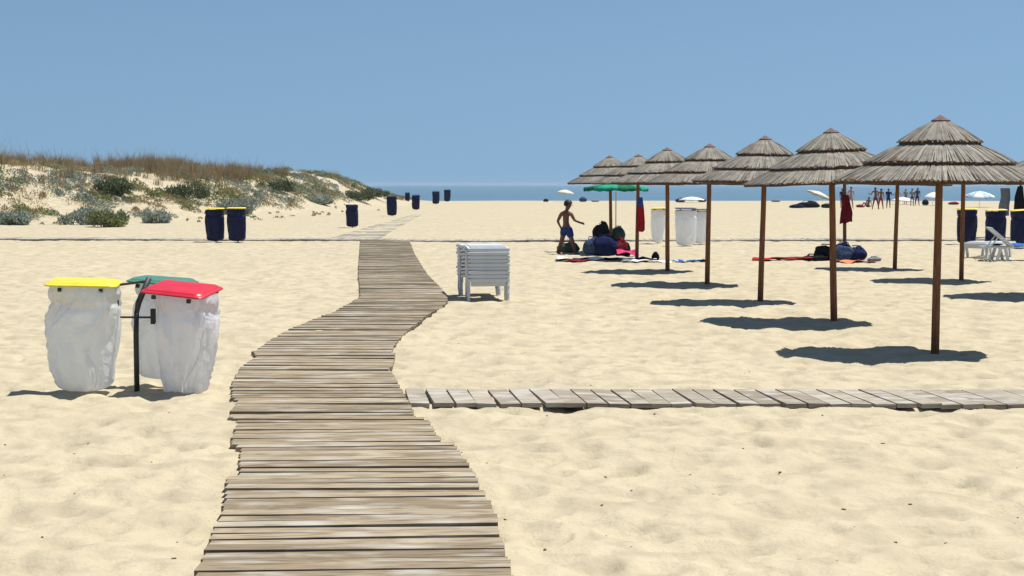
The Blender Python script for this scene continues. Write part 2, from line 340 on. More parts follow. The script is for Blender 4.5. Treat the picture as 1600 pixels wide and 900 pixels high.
# sanded path towards the far bins
pts = [(552, 374), (580, 363), (612, 350), (634, 342), (652, 335.5)]
bd = []; P = [Vector(at(*q)) for q in pts]
for i in range(len(P) - 1):
    a, b = P[i], P[i + 1]; n = int((b - a).length / .24)
    for j in range(n):
        c = a.lerp(b, j / n); d = (b - a).normalized(); s = Vector((d.y, -d.x)); e = c + d * .22; hw = .95 - .6 * (i + j / n) / 4
        zb = float(height(np.array([c.x]), np.array([c.y]), False)[0])
        bd.append(([tuple(c - s * hw), tuple(c + s * hw), tuple(e + s * hw), tuple(e - s * hw)], zb - .036 + .010 * math.sin(j * .4 + i) - .004 * i, random.uniform(-.008, .008)))
o = planks('boardwalk', bd, M['plank_sandy'], .04); tag(o, 'pale sand-covered boardwalk leading away past the row of far bins', 'boardwalk', kind='structure')

# ------------------------------------------------------------------ sand debris
mb = MB()
for i in range(170):
    D = 8 + 26 * random.random() ** 1.5; x = random.uniform(-.36, .36) * D
    z = gz(x, D); s = random.uniform(.004, .011); a = random.random() * 3.1
    mb.box((0, 0, 0), (s * random.uniform(1, 3), s, s * .7), Matrix.Translation((x, D, z + s * .25)) @ Matrix.Rotation(a, 4, 'Z') @ Matrix.Rotation(random.uniform(-.4, .4), 4, 'X'))
o = mb.build('beach_debris', M['twig']); tag(o, 'tiny dark twigs and shell bits scattered over the sand', 'debris', kind='stuff')

# ------------------------------------------------------------------ vegetation
def np_obj(name, V, Fc, material):
    me = bpy.data.meshes.new(name); V = V.astype(np.float32); Fc = Fc.astype(np.int32); k = Fc.shape[1]
    me.vertices.add(len(V)); me.vertices.foreach_set('co', V.ravel()); me.loops.add(Fc.size); me.loops.foreach_set('vertex_index', Fc.ravel())
    me.polygons.add(len(Fc)); me.polygons.foreach_set('loop_start', np.arange(0, Fc.size, k, dtype=np.int32)); me.polygons.foreach_set('loop_total', np.full(len(Fc), k, dtype=np.int32))
    me.update(calc_edges=True); me.materials.append(material); o = bpy.data.objects.new(name, me); COL.objects.link(o); return o
def leaves(C, size, up=.5):                      # one small pointed quad per centre
    n = len(C); a = RNG.normal(size=(n, 3)); a[:, 2] = np.abs(a[:, 2]) + up; a /= np.linalg.norm(a, axis=1)[:, None]
    b = RNG.normal(size=(n, 3)); b -= (a * b).sum(1)[:, None] * a; b /= np.linalg.norm(b, axis=1)[:, None]
    L_ = size * RNG.uniform(.7, 1.6, (n, 1)); w = size * RNG.uniform(.22, .45, (n, 1))
    V = np.stack([C - a * L_ * .5, C + b * w, C + a * L_, C - b * w], 1).reshape(-1, 3)
    return V, np.arange(4 * n).reshape(n, 4)
def blades(C, h, w, lean=.35, bend=.3):          # tapered bent blade: two segments
    n = len(C); h = np.asarray(h).reshape(-1, 1) * np.ones((n, 1)); an = RNG.uniform(0, 2 * np.pi, n); l = RNG.uniform(0, lean, n)
    d = np.stack([np.cos(an) * l, np.sin(an) * l, np.ones(n)], 1); s = np.stack([-np.sin(an + 1), np.cos(an + 1), np.zeros(n)], 1) * w
    out = np.stack([np.cos(an), np.sin(an), np.zeros(n)], 1) * RNG.uniform(0, bend, (n, 1)) * h
    m = C + d * h * .55; t = C + d * h + out * 1.0; t[:, 2] -= np.linalg.norm(out, axis=1) * .4
    V = np.stack([C - s, C + s, m + s * .7, m - s * .7, t + s * .15, t - s * .15], 1).reshape(-1, 3)
    i = np.arange(n)[:, None] * 6; return V, np.concatenate([i + np.array([[0, 1, 2, 3]]), i + np.array([[3, 2, 4, 5]])])
def clumps(cx_, cy_, rad, hgt, per):
    n = len(cx_); C = np.zeros((n, per, 3)); a = RNG.uniform(0, 2 * np.pi, (n, per)); q = RNG.uniform(0, 1, (n, per)) ** .6
    C[:, :, 0] = cx_[:, None] + np.cos(a) * q * rad[:, None]; C[:, :, 1] = cy_[:, None] + np.sin(a) * q * rad[:, None]
    C[:, :, 2] = height(C[:, :, 0], C[:, :, 1], False) + hgt[:, None] * np.sqrt(np.clip(1 - q * q, 0, 1)) * RNG.uniform(.15, 1.0, (n, per)) ** .6
    return C.reshape(-1, 3)
def scatter(n, test):
    out = []
    while len(out) < n:
        y = RNG.uniform(58, 185, 4000); x = RNG.uniform(-62, -8.5, 4000); d = dune_dist(x, y)
        m = (RNG.uniform(0, 1, 4000) < test(x, y, d)); out += list(zip(x[m], y[m]))
    out = np.array(out[:n]); return out[:, 0], out[:, 1]
def patch(x, y, s, seed, lo): return smooth((vnoise(x / s, y / s, seed) - lo) / .12)
# tall straw grass along the crest
x, y = scatter(2100, lambda x, y, d: smooth((d - np.interp(y, [85, 118], [8.5, 5])) / 3) * (1 - smooth((d - 20) / 6)) * (y < 150) * np.maximum(patch(x, y, 4.5, 51, .40), .10) * np.clip((135 - y) / 30, .05, 1))
per = 42; hh = RNG.uniform(.35, 1.15, len(x)) * np.clip(1.15 - (y - 90) / 120, .45, 1.1)
C = clumps(x, y, RNG.uniform(.15, .45, len(x)), np.full(len(x), .02), per); H = np.repeat(hh, per) * RNG.uniform(.45, 1.1, len(x) * per) * np.where(RNG.uniform(0, 1, len(x) * per) < .06, 1.6, 1)
V, Fc = blades(C, H, .011, .33, .28); o = np_obj('dune_grass', V, Fc, M['straw']); tag(o, 'tall straw-coloured grass standing along the crest of the dune', 'grass', kind='stuff')
# low cover on the slope
for nm, mt, n, seed, lo, sz, lab in (('grey_scrub', 'leaf_grey', 1150, 61, .44, .085, 'low grey-green cushion plants covering the dune slope'), ('green_scrub', 'leaf_green', 950, 71, .46, .085, 'low yellow-green creeping plants on the dune slope'), ('dry_scrub', 'straw', 900, 81, .42, .07, 'small dry tufts dotted between the dune plants')):
    x, y = scatter(n, lambda x, y, d: smooth((d - 1.5) / 2.5) * (1 - smooth((d - 14) / 4)) * patch(x, y, 3.2, seed, lo))
    C = clumps(x, y, RNG.uniform(.2, .75, n), RNG.uniform(.12, .42, n), 85); V, Fc = leaves(C, sz)
    o = np_obj(nm, V, Fc, M[mt]); tag(o, lab, 'plants', kind='stuff')
x, y = scatter(70, lambda x, y, d: (d > -1.5) * (d < 2) * (y < 120))
C = clumps(x, y, RNG.uniform(.08, .25, 70), RNG.uniform(.06, .18, 70), 30); V, Fc = leaves(C, .06); o = np_obj('sprigs', V, Fc, M['leaf_green']); tag(o, 'sparse small green sprigs on the bare sand at the dune foot', 'plants', kind='stuff')
# individual shrubs: px column, distance, radius, height
def shrub(u, D, rad, h, mt, label, n=2600, sz=.1):
    x0, y0 = atd(u, D); z0 = float(height(np.array([x0]), np.array([y0]), False)[0]); root = empty('shrub', x0, y0, z0 - .05); tag(root, label, 'shrub', 'shrubs on the dune')
    st = MB(); lob = []
    for k in range(9):
        a = k * 2.4; q = rad * random.uniform(.25, .8); c = Vector((math.cos(a) * q, math.sin(a) * q, h * random.uniform(.35, .75))); lob.append((c, random.uniform(.3, .5) * min(rad, h * 1.6)))
        st.tube([(0, 0, 0), (c.x * .4, c.y * .4, c.z * .4), tuple(c)], [.035, .022, .008], 5)
    st.build('stems', M['twig'], root)
    C = []
    for c, r in lob:
        m = n // 9; v = RNG.normal(size=(m, 3)); v /= np.linalg.norm(v, axis=1)[:, None]; v *= r * RNG.uniform(.3, 1.08, (m, 1)); v[:, 2] *= .75
        v += np.array(c); C.append(v[v[:, 2] > 0])
    V, Fc = leaves(np.concatenate(C), sz); o = np_obj('foliage', V, Fc, M[mt]); o.parent = root
shrub(182, 88, 1.1, .95, 'leaf_dark', 'dark green shrub at the crest between two stands of tall straw grass')
shrub(288, 94, 1.5, 1.0, 'leaf_dark', 'broad dark green shrub on the crest, left of the big grey-blue shrub')
shrub(368, 92, 1.45, .95, 'leaf_grey', 'big rounded grey-blue shrub just below the crest of the dune', 3400)
shrub(432, 108, 1.5, .8, 'leaf_dark', 'low dark shrub on the crest to the right of the grey-blue shrub')
shrub(140, 76, 1.5, .75, 'leaf_grey', 'grey-leaved cushion shrub on the left part of the slope', 3200)
shrub(166, 71.5, 1.1, .65, 'leaf_green', 'green shrub lowest on the slope, nearest the bare sand', 3000)
shrub(22, 75, .9, .6, 'leaf_grey', 'small grey-green shrub at the far left edge of the dune')
shrub(246, 80, 1.0, .5, 'leaf_grey', 'flat greyish shrub on the slope above the pair of navy bins')
shrub(560, 128, 1.5, .85, 'leaf_dark', 'dark rounded shrub where the dune tapers off, nearer of the last two')
shrub(582, 138, 1.6, .75, 'leaf_dark', 'dark green shrub at the very right end of the dune', 3000)
shrub(500, 112, 1.3, .5, 'leaf_grey', 'pale low shrub on the right shoulder of the dune')

# ------------------------------------------------------------------ thatched umbrellas
def tier(r0, z0, r1, z1, n, seed, root, thick=.045):
    rd = random.Random(seed); mb = MB(); N = 40
    # closed shell
    sl = math.atan2(z0 - z1, r1 - r0); nx, nz = math.sin(sl) * thick, math.cos(sl) * thick
    v = []
    wob = [rd.uniform(-.012, .012) for _ in range(N)]
    for (r, z, w) in ((r0, z0, 0), (r1 - .01, z1, 1), (r1 - .01 - nx * .3, z1 - thick * .95, 1), (max(r0 - nx, .02), z0 - nz, 0)):
        for k in range(N):
            a = 2 * math.pi * k / N; v.append(((r + w * wob[k]) * math.cos(a), (r + w * wob[k]) * math.sin(a), z + w * wob[(k * 7) % N] * .6))
    f = [(j * N + k, j * N + (k + 1) % N, ((j + 1) % 4) * N + (k + 1) % N, ((j + 1) % 4) * N + k) for j in range(4) for k in range(N)]
    mb.add(v, f); core = mb.build('thatch_layer', M['thatch_core'], root)
    mb = MB()
    for k in range(n):
        a = 2 * math.pi * (k + rd.uniform(-.6, .6)) / n; ln = rd.uniform(-.018, .016); ww = math.pi * r1 / n * rd.uniform(.9, 2.2); lift = rd.uniform(.001, .012); tw = rd.uniform(-.05, .05)
        V = []; dr = r1 - r0
        for t in (0, .5, 1.0 + ln / dr):
            r = r0 + dr * t; z = z0 + (z1 - z0) * t + lift * (.4 + t) - (.012 * (t > .9)) + .012 * math.sin(t * 3.1)
            w = ww * (.45 + .55 * r / r1); aa = a + tw * (t - .5) / max(r1, .5)
            c, s = math.cos(aa), math.sin(aa)
            for e in (-1, 1): V.append((r * c - s * w * e, r * s + c * w * e, z + e * rd.uniform(-.003, .003)))
        th = .007
        V += [(p[0] * .997, p[1] * .997, p[2] - th) for p in V]
        mb.add(V, [(0, 1, 3, 2), (2, 3, 5, 4), (7, 6, 8, 9), (9, 8, 10, 11), (4, 5, 11, 10), (0, 2, 8, 6), (2, 4, 10, 8), (3, 1, 7, 9), (5, 3, 9, 11)])
    mb.build('reeds', M['thatch'], core)
def make_umbrella():
    root = empty('thatched_umbrella', 0, 0, 0)
    tier(.05, 2.775, .50, 2.515, 260, 1, root); tier(.36, 2.515, .90, 2.265, 480, 2, root); tier(.76, 2.265, 1.26, 2.045, 680, 3, root)
    mb = MB(); mb.tube([(0, 0, -.3), (0, 0, .8), (.004, 0, 1.6), (0, 0, 2.7)], [.052, .049, .046, .04], 12); mb.build('pole', M['pole'], root, True)
    mb = MB(); v = []; N = 14
    for r, z in ((.005, 2.83), (.05, 2.80), (.115, 2.765), (.11, 2.745), (.02, 2.74)):
        v += [(r * math.cos(6.2832 * k / N) * (1 + .06 * math.sin(k * 5)), r * math.sin(6.2832 * k / N), z) for k in range(N)]
    mb.add(v, [(j * N + k, (j + 1) * N + k, (j + 1) * N + (k + 1) % N, j * N + (k + 1) % N) for j in range(4) for k in range(N)]); mb.build('cap', M['cap'], root)
    mb = MB()
    for k in range(8):
        a = 6.2832 * k / 8 + .2; c, s = math.cos(a), math.sin(a)
        mb.tube([(c * .03, s * .03, 2.68), (c * 1.17, s * 1.17, 2.03)], .014, 5)
    for r, z in ((.62, 2.33), (1.08, 2.07)): mb.tube([(r * math.cos(6.2832 * k / 24), r * math.sin(6.2832 * k / 24), z) for k in range(25)], .012, 5, cap=False)
    mb.build('roof_frame', M['pole'], root); return root
UM = [  # px column, foot row, tilt x, tilt y, label
 (1461, 547, 0, .005, 'nearest and largest thatched umbrella at the front of the row'),
 (1303, 501, 0, -.03, 'thatched umbrella second from the front, directly left of the nearest one'),
 (1188, 469, 0, .02, 'thatched umbrella third from the front, its long shadow left of the second umbrella shadow'),
 (1105, 444, 0, .01, 'thatched umbrella fourth from the front, its pole right of the white-bagged bins'),
 (1043, 424, 0, -.01, 'thatched umbrella fifth from the front, its pole between the two white-bagged bins'),
 (995, 406, 0, .01, 'thatched umbrella sixth from the front with a red cloth on its pole'),
 (955, 394, 0, -.02, 'rearmost thatched umbrella of the left row, above the heap of bags and the green parasol'),
 (1640, 461, 0, .02, 'thatched umbrella cut off by the right edge of the photo'),
 (1502, 438, 0, .0, 'thatched umbrella of the second row whose pole stands beside the navy bins and white lounger'),
 (1398, 421, 0, .015, 'thatched umbrella of the second row between the first two front umbrellas, nothing beneath it'),
 (1320, 403, 0, -.02, 'thatched umbrella of the second row with dark red cloth hanging on its pole'),
 (1592, 372, 0, .01, 'farthest thatched umbrella at the right with grey and black clothes hanging from it')]
proto = make_umbrella(); U = []
for i, (u, v, tx, ty, lab) in enumerate(UM):
    o = proto if i == 0 else copy_tree(proto); x, y = at(u, v); o.location = (x, y, 0); o.rotation_euler = (tx, ty, 0); s = 1 + .02 * math.sin(i * 2.1)
    o.scale = (s, s * .80, 1 + .012 * math.sin(i * 3.3)); tag(o, lab, 'beach umbrella', 'thatched beach umbrellas'); U.append(o)
    for j, ch in enumerate(o.children):
        if ch.name.startswith('thatch_layer'): ch.rotation_euler = (0, 0, i * 1.3 + j)

# ------------------------------------------------------------------ bins
def bag_mesh(name, wt, dt, wb, db, h, seed, parent, material, loc=(0, 0, 0), fold=.03, rz=0):
    N, K = 130, 80; a = np.linspace(0, 2 * np.pi, N, endpoint=False); t = np.linspace(0, 1, K); A, T = np.meshgrid(a, t)
    e = .8; cx_ = np.sign(np.cos(A)) * np.abs(np.cos(A)) ** e; sy_ = np.sign(np.sin(A)) * np.abs(np.sin(A)) ** e
    w = wt + (wb - wt) * T ** 1.2 + .045 * np.sin(T * 3.14) ; d = dt + (db - dt) * T ** 1.2 + .04 * np.sin(T * 3.14)
    end = np.sqrt(np.clip(1 - np.clip((T - .88) / .12, 0, 1) ** 3, 0, 1)); top = 1 + .06 * np.exp(-((T - .06) / .05) ** 2)
    w = w * (.0 + end) * top; d = d * end * top
    rg = lambda n_: (1 - np.abs(2 * n_ - 1)) ** 2.5
    A2 = A + .9 * (vnoise(A * 1.3 + 2, T * 2.2, seed + 20) - .5); T2 = T + .25 * (vnoise(A * 1.9, T * 3 + 1, seed + 21) - .5)
    f = 1.3 * (vnoise(A2 * 1.6 + 9 * seed, T2 * 2.0 + 5, seed) - .5) + .95 * (rg(vnoise(A2 * 2.1 + T2 * 1.5, T2 * 1.6 + seed, seed + 11)) - .35) + .45 * (rg(vnoise(A2 * 4.2 - T2 * 3, T2 * 2.2 + seed, seed + 12)) - .35)
    sm = smooth(np.minimum(A, 2 * np.pi - A) / .4); f = f * sm * fold * np.clip(T * 6, .2, 1)
    f += -.020 * np.exp(-((T - .17 - .03 * np.sin(A * 3)) / .03) ** 2)
    X = cx_ * (w / 2 + f * end); Y = sy_ * (d / 2 + f * end); Z = -h * T + .012 * vnoise(A * 4, T, seed) * (T < .1) - .01
    X += .03 * np.sin(T * 2.5 + seed) * T
    V = np.stack([X.ravel(), Y.ravel(), Z.ravel()], 1); i = np.arange((K - 1) * N).reshape(K - 1, N); j = np.roll(i, -1, 1)
    Fc = np.stack([i, j, j + N, i + N], -1).reshape(-1, 4)[:, ::-1]
    o = np_obj(name, V, Fc, material); o.data.polygons.foreach_set('use_smooth', np.ones(len(Fc), dtype=bool)); o.parent = parent; o.location = loc; o.rotation_euler = (0, 0, rz); return o
def lid_mesh(w, d, mt, parent, loc, rot, label=None):
    mb = MB(); n = 8
    def ring(sx_, sy_, z):
        out = []
        for cx_, cy_, a0 in ((1, 1, 0), (-1, 1, 1), (-1, -1, 2), (1, -1, 3)):
            for k in range(4):
                a = (a0 + k / 3) * math.pi / 2; rr = .06; out.append((cx_ * (sx_ / 2 - rr) + rr * math.cos(a), cy_ * (sy_ / 2 - rr) + rr * math.sin(a), z))
        return out
    rs = [ring(w, d, -.022), ring(w, d, -.004), ring(w - .05, d - .05, .012), ring(w - .08, d - .08, .03), ring(w - .2, d - .2, .036)]
    v = [p for r in rs for p in r]; m = 16
    f = [(j * m + k, j * m + (k + 1) % m, (j + 1) * m + (k + 1) % m, (j + 1) * m + k) for j in range(4) for k in range(m)] + [tuple(range(m))[::-1], tuple(range(4 * m, 5 * m))]
    mb.add([(p[0], p[1], p[2] * .78 + .004 * math.sin(p[0] * 9)) for p in v], f); o = mb.build('lid', mt, parent); o.location = loc; o.rotation_euler = rot; bevel(o, .006)
    for s in (-.28, .28): hg = MB(); hg.box((s * w, -d / 2 + .03, -.05), (.035, .03, .035)); hg.build('clip', M['dark_metal'], o)
    hg = MB(); hg.box((0, d / 2 - .02, -.05), (w * .8, .025, .03)); hg.build('hinge', M['dark_metal'], o)
    if label: o['label'] = label
    return o
# large three-bag stand on the left (front row)
x0, y0 = at(214, 609); root = empty('bin_stand', x0, y0); tag(root, 'three-lidded litter bin stand with white plastic bags, left of the boardwalk', 'litter bin')
s = 4800 / (609 - 288) / F   # metres per pixel there
def px(u, v): return ((u - 214) * s, (609 - v) * s)
mb = MB(); mb.tube([(0, 0, -.15), (0, 0, .55), (.01, 0, .78)], [.026, .026, .024], 10); a = px(222, 470); b = px(234, 432)
mb.tube([(.01, 0, .77), (a[0] - .02, 0, a[1]), (b[0], .05, b[1])], [.024, .03, .026], 10); mb.build('post', M['dark_metal'], root, True)
mb = MB(); c = px(190, 493); d = px(242, 493); mb.tube([(c[0], 0, c[1]), (d[0], -.02, d[1])], .011, 8); mb.box((d[0], -.02, d[1] + .01), (.045, .05, .15)); bevel(mb.build('clamp_arm', M['dark_metal'], root), .004)
mb = MB(); c = px(184, 440); d = px(184, 476); mb.tube([(c[0], .03, c[1]), (d[0], .03, d[1])], .018, 8); mb.tube([(c[0], .03, c[1] - .02), (b[0], .05, b[1] - .03)], .012, 8); mb.build('bracket', M['dark_metal'], root)
lid_mesh(.69, .46, M['yellow'], root, (px(134, 0)[0], .0, px(0, 439)[1]), (R(3), R(2), R(6)), 'yellow lid over the left bag')
lid_mesh(.62, .44, M['green_lid'], root, (px(238, 0)[0], .52, px(0, 441)[1]), (R(2), R(4), R(-14)), 'dark green lid behind, in the middle')
lid_mesh(.67, .50, M['red'], root, (px(287, 0)[0], .0, px(0, 449)[1]), (R(9), R(5), R(-16)), 'red lid over the right bag')
bag_mesh('bag', .64, .42, .50, .34, 1.03, 3, root, M['bag'], (px(135, 0)[0], .0, px(0, 443)[1]), fold=.056, rz=.12)
bag_mesh('bag', .52, .42, .46, .34, .97, 5, root, M['bag'], (px(238, 0)[0], .52, px(0, 444)[1]), rz=-.2, fold=.05)
bag_mesh('bag', .58, .44, .34, .30, 1.02, 8, root, M['bag'], (px(294, 0)[0], .0, px(0, 456)[1]), rz=-.25, fold=.062)
# single bins
def single_bin(u, v, h, w, lid, bagm, label, cat='litter bin', group='litter bins', wb=.9, rz=0):
    x, y = at(u, v); root = empty('litter_bin', x, y, rz=rz); tag(root, label, cat, group)
    mb = MB(); mb.tube([(0, .26, -.1), (0, .26, h - .05)], .022, 8); mb.tube([(-w * .45, -.2, h - .06), (w * .45, -.2, h - .06), (w * .45, .22, h - .06), (-w * .45, .22, h - .06), (-w * .45, -.2, h - .06)], .012, 6); mb.build('stand', M['dark_metal'], root)
    bag_mesh('bag', w, .42, w * wb, .36, h - .09, int(u) % 17, root, bagm, (0, 0, h - .05), fold=.028)
    if lid: lid_mesh(w + .05, .46, lid, root, (0, 0, h), (R(2), R(random.uniform(-3, 3)), 0)).scale = (1, 1, .6)
    return root
Y, NB = M['yellow'], M['navy_bag']
single_bin(336, 378, 1.18, .62, Y, NB, 'left of the two adjoining navy bins with yellow lids below the dune')
single_bin(370, 379, 1.18, .60, Y, NB, 'right of the two adjoining navy bins with yellow lids below the dune')
single_bin(550, 356, 1.10, .54, M['white_lid'], NB, 'navy bin with pale lid, nearest of the line of bins beside the sandy path')
single_bin(612, 338, 1.25, .62, M['navy_lid'], NB, 'second navy bin of the line, just left of the end of the sandy path')
single_bin(650, 328, 1.18, .60, M['navy_lid'], NB, 'third navy bin in the line, standing against the sea edge right of the dune')
single_bin(681, 319, 1.30, .72, M['navy_lid'], NB, 'left one of the last two small navy bins before the sea')
single_bin(699, 315.3, 1.38, .74, M['navy_lid'], NB, 'farthest and rightmost navy bin of the line before the sea')
x, y = atd(637, 165); b_ = single_bin(637, 318, 1.0, .5, M['navy_lid'], NB, 'tiny dark bin at the tail of the dune, between two bins of the line'); b_.location = (x, y, gz(x, y) - .1)
single_bin(1510, 382, 1.2, .62, Y, NB, 'navy bin with yellow lid partly behind the umbrella pole at the right')
single_bin(1555, 385, 1.2, .62, Y, NB, 'navy bin with yellow lid in the middle of three at the right, behind the lounger')
single_bin(1595, 388, 1.2, .64, Y, NB, 'navy bin with yellow lid cut off by the right edge of the photo')
single_bin(1029, 380, 1.22, .50, Y, M['bag'], 'narrow white-bagged bin with yellow lid beyond the fifth umbrella pole', wb=.6)
single_bin(1071, 384, 1.25, .66, M['navy_lid'], M['bag'], 'wide white-bagged bin with navy lid left of the fourth umbrella pole')
single_bin(1096, 381, 1.18, .5, M['dark_metal'], M['bag'], 'white-bagged bin with dark lid half hidden by the fourth umbrella pole')

# ------------------------------------------------------------------ sun loungers
def lounger(back=0.0, name='sun_lounger'):
    """length along +Y (head at +Y), deck about .36 m up"""
    root = empty(name, 0, 0, 0); Wd, L_, zt = .73, 1.9, .40
    mb = MB(); hinge = 1.15; zf = lambda q: zt + .035 * math.sin(q / 1.15 * math.pi)
    for sx_ in (-1, 1):
        X = sx_ * (Wd / 2 - .03); q = 0
        pts = [(X, t, zf(t) - .02) for t in np.linspace(0, hinge, 9)]
        for a, b in zip(pts, pts[1:]): mb.bar(a, b, .05, .038, (1, 0, 0))
        mb.bar((X, hinge, zt - .02), (X, L_, zt - .02), .05, .038, (1, 0, 0))
    mb.bar((-Wd / 2, .02, zt - .02), (Wd / 2, .02, zt - .02), .04, .054, (0, 1, 0)); mb.bar((-Wd / 2, L_ - .02, zt - .02), (Wd / 2, L_ - .02, zt - .02), .04, .042, (0, 1, 0))
    mb.box((0, .075, zt - .075), (Wd - .12, .02, .11)); bevel(mb.build('frame', M['white_plastic'], root), .008)
    mb = MB()
    for k in range(11):
        q = .05 + k * .1; mb.box((0, q, zf(q) + .006), (Wd - .10, .078, .018))
    bevel(mb.build('seat', M['white_plastic'], root), .005)
    mb = MB(); rot = Matrix.Translation((0, hinge, zt)) @ Matrix.Rotation(back, 4, 'X')
    for k in range(7): mb.box((0, .06 + k * .1, .006), (Wd - .10, .078, .018), rot)
    for sx_ in (-1, 1): mb.box((sx_ * (Wd / 2 - .035), .37, 0), (.04, .74, .035), rot)
    mb.box((0, .73, .01), (Wd - .06, .05, .03), rot)
    bevel(mb.build('backrest', M['white_plastic'], root), .005)
    if back > .1:
        e = rot @ Vector((0, .45, -.01))
        for sx_ in (-1, 1): mb = MB(); mb.bar((sx_ * .24, 1.72, zt - .02), (sx_ * .24, e.y, e.z), .03, .025, (1, 0, 0)); mb.build('back_prop', M['white_plastic'], root)
    for yy, dy in ((.22, -.14), (.22, .16), (1.42, -.14), (1.42, .16)):
        for sx_ in (-1, 1):
            mb = MB(); X = sx_ * (Wd / 2 - .02); mb.bar((X, yy + dy * .35, zt - .03), (X, yy + dy, 0), .05, .075, (1, 0, 0)); bevel(mb.build('leg', M['white_plastic'], root), .006)
    return root
GL = 'loungers in the white stack'
x, y = at(764, 469); rz = R(8)
names = ['bottom white lounger of the stack, standing on the sand on its legs'] + [f'white stacked lounger, {w} from the bottom of the stack' for w in ('second', 'third', 'fourth', 'fifth', 'sixth', 'seventh', 'eighth')] + ['topmost white lounger of the stack beside the boardwalk']
lp = lounger(); zb = gz(x, y)
for k in range(9):
    o = lp if k == 0 else copy_tree(lp); o.location = (x + random.uniform(-.006, .006), y + random.uniform(-.015, .015), zb - .02 + k * .066); o.rotation_euler = (0, 0, rz + random.uniform(-.008, .008)); tag(o, names[k], 'sun lounger', GL)
lr = lounger(0.0); x, y = at(1521, 403); lr.location = (x, y, gz(x, y) - .01); lr.rotation_euler = (0, 0, R(-42)); tag(lr, 'low flat white sun lounger standing just right of a second-row umbrella pole', 'sun lounger', 'loungers in use at the right')
l2 = lounger(R(40)); x, y = at(1650, 408); l2.location = (x, y, gz(x, y) - .01); l2.rotation_euler = (0, 0, R(84)); tag(l2, 'white sun lounger with its back raised and a blue towel on its seat', 'sun lounger', 'loungers in use at the right')

# ------------------------------------------------------------------ cloths
def towel(u, v, w, d, mt, label, rz=0, thick=.012, bumpy=.03, seed=1, stripe=None, name='towel'):
    x, y = at(u, v); n, k = 26, 12; root_z = gz(x, y)
    X, Yv = np.meshgrid(np.linspace(-w / 2, w / 2, n), np.linspace(-d / 2, d / 2, k)); c, s_ = math.cos(rz), math.sin(rz)
    X2 = X + (vnoise(Yv * 5, X * 3, seed) - .5) * .08; Y2 = Yv + (vnoise(X * 4, Yv * 3, seed + 1) - .5) * .1
    gx, gy = x + X2 * c - Y2 * s_, y + X2 * s_ + Y2 * c
    Z = height(gx, gy) + .03 + bumpy * vnoise(X * 4, Yv * 5, seed + 2) ** 2 * 2 - root_z
    V = np.stack([(gx - x).ravel(), (gy - y).ravel(), Z.ravel()], 1); i = np.arange((k - 1) * n).reshape(k - 1, n)[:, :-1].ravel(); Fc = np.stack([i, i + 1, i + n + 1, i + n], 1)
    o = np_obj(name, V, Fc, mt); o.location = (x, y, root_z); m = o.modifiers.new('thick', 'SOLIDIFY'); m.thickness = thick; tag(o, label, 'towel', 'towels on the sand')
    if stripe:
        o.data.materials.append(stripe); o.data.polygons.foreach_set('material_index', [1 if (q % (n - 1)) // 4 % 2 else 0 for q in range(len(Fc))])
    return o
def hung(loc, w, h, mt, label, cat='cloth', seed=1, rz=0, taper=.6, name='hanging_cloth', mt2=None, d=.07):
    n, k = 24, 16; a = np.linspace(0, 2 * np.pi, n, endpoint=False); t = np.linspace(0, 1, k); A, T = np.meshgrid(a, t)
    ww = w / 2 * (taper + (1 - taper) * np.sin(np.clip(T * 1.7, 0, 1.6))) * (1 + .35 * (vnoise(A * 1.5 + 3, T * 3, seed) - .5)); dd = d / 2 * (1 + .8 * (vnoise(A * 3, T * 2, seed + 1) - .5))
    X = np.cos(A) * ww + .05 * w * np.sin(T * 4 + seed); Y_ = np.sin(A) * dd + .02 * np.sin(A * 6); Z = -h * T - .12 * h * vnoise(A * 1.2, T * 0, seed + 2) * T
    V = np.stack([X.ravel(), Y_.ravel(), Z.ravel()], 1); i = np.arange((k - 1) * n).reshape(k - 1, n); j = np.roll(i, -1, 1); Fc = np.stack([i, j, j + n, i + n], -1).reshape(-1, 4)[:, ::-1]
    o = np_obj(name, V, Fc, mt)
    V2 = o.data; o.data.polygons.foreach_set('use_smooth', np.ones(len(Fc), dtype=bool)); o.location = loc; o.rotation_euler = (0, 0, rz)
    if mt2: o.data.materials.append(mt2); o.data.polygons.foreach_set('material_index', [1 if q // n < 4 else 0 for q in range(len(Fc))])
    tag(o, label, cat); return o
bt = MB()
tb = towel(1588, 392, .55, 1.5, M['c_blue'], 'bright blue towel lying over the right-hand white lounger', name='towel')
tb.location = l2.location; tb.rotation_euler = l2.rotation_euler
for vv in tb.data.vertices:
    vx, vy = vv.co.x, vv.co.y; vv.co = (vx * 1.35, .72 + vy * .55, .455 + .02 * math.sin(vx * 9) * math.sin(vy * 4) - max(0, abs(vx) - .25) * .9)
tb['group'] = 'towels'
def upole(i): return U[i].location
p = upole(5); hung((p.x + .09, p.y - .09, 1.66), .22, .85, M['c_red'], 'red cloth with a blue top hanging on the sixth umbrella pole', seed=3, mt2=M['c_blue'], taper=.45)
p = upole(10); hung((p.x - .01, p.y - .10, 1.72), .33, .72, M['c_maroon'], 'dark red cloth hanging on a second-row umbrella pole', seed=5, taper=.5)
p = upole(11); s_ = p.y / F
hung(((1567 - 800) * s_, p.y - .1, 1.86), .40, .95, M['c_grey'], 'grey towel hanging below the farthest umbrella at the right', seed=7, taper=.8)
hung(((1588 - 800) * s_, p.y - .3, 1.93), .42, 1.05, M['c_black'], 'black robe hanging below the farthest umbrella at the right', seed=9, taper=.4)
towel(948, 407.5, 2.6, .55, M['c_white'], 'white striped towel spread in front of the heap of bags', seed=3, stripe=M['c_navy'], bumpy=.05)
towel(1010, 410.5, 1.2, .5, M['c_white'], 'plain white towel at the foot of the sixth umbrella', seed=4)
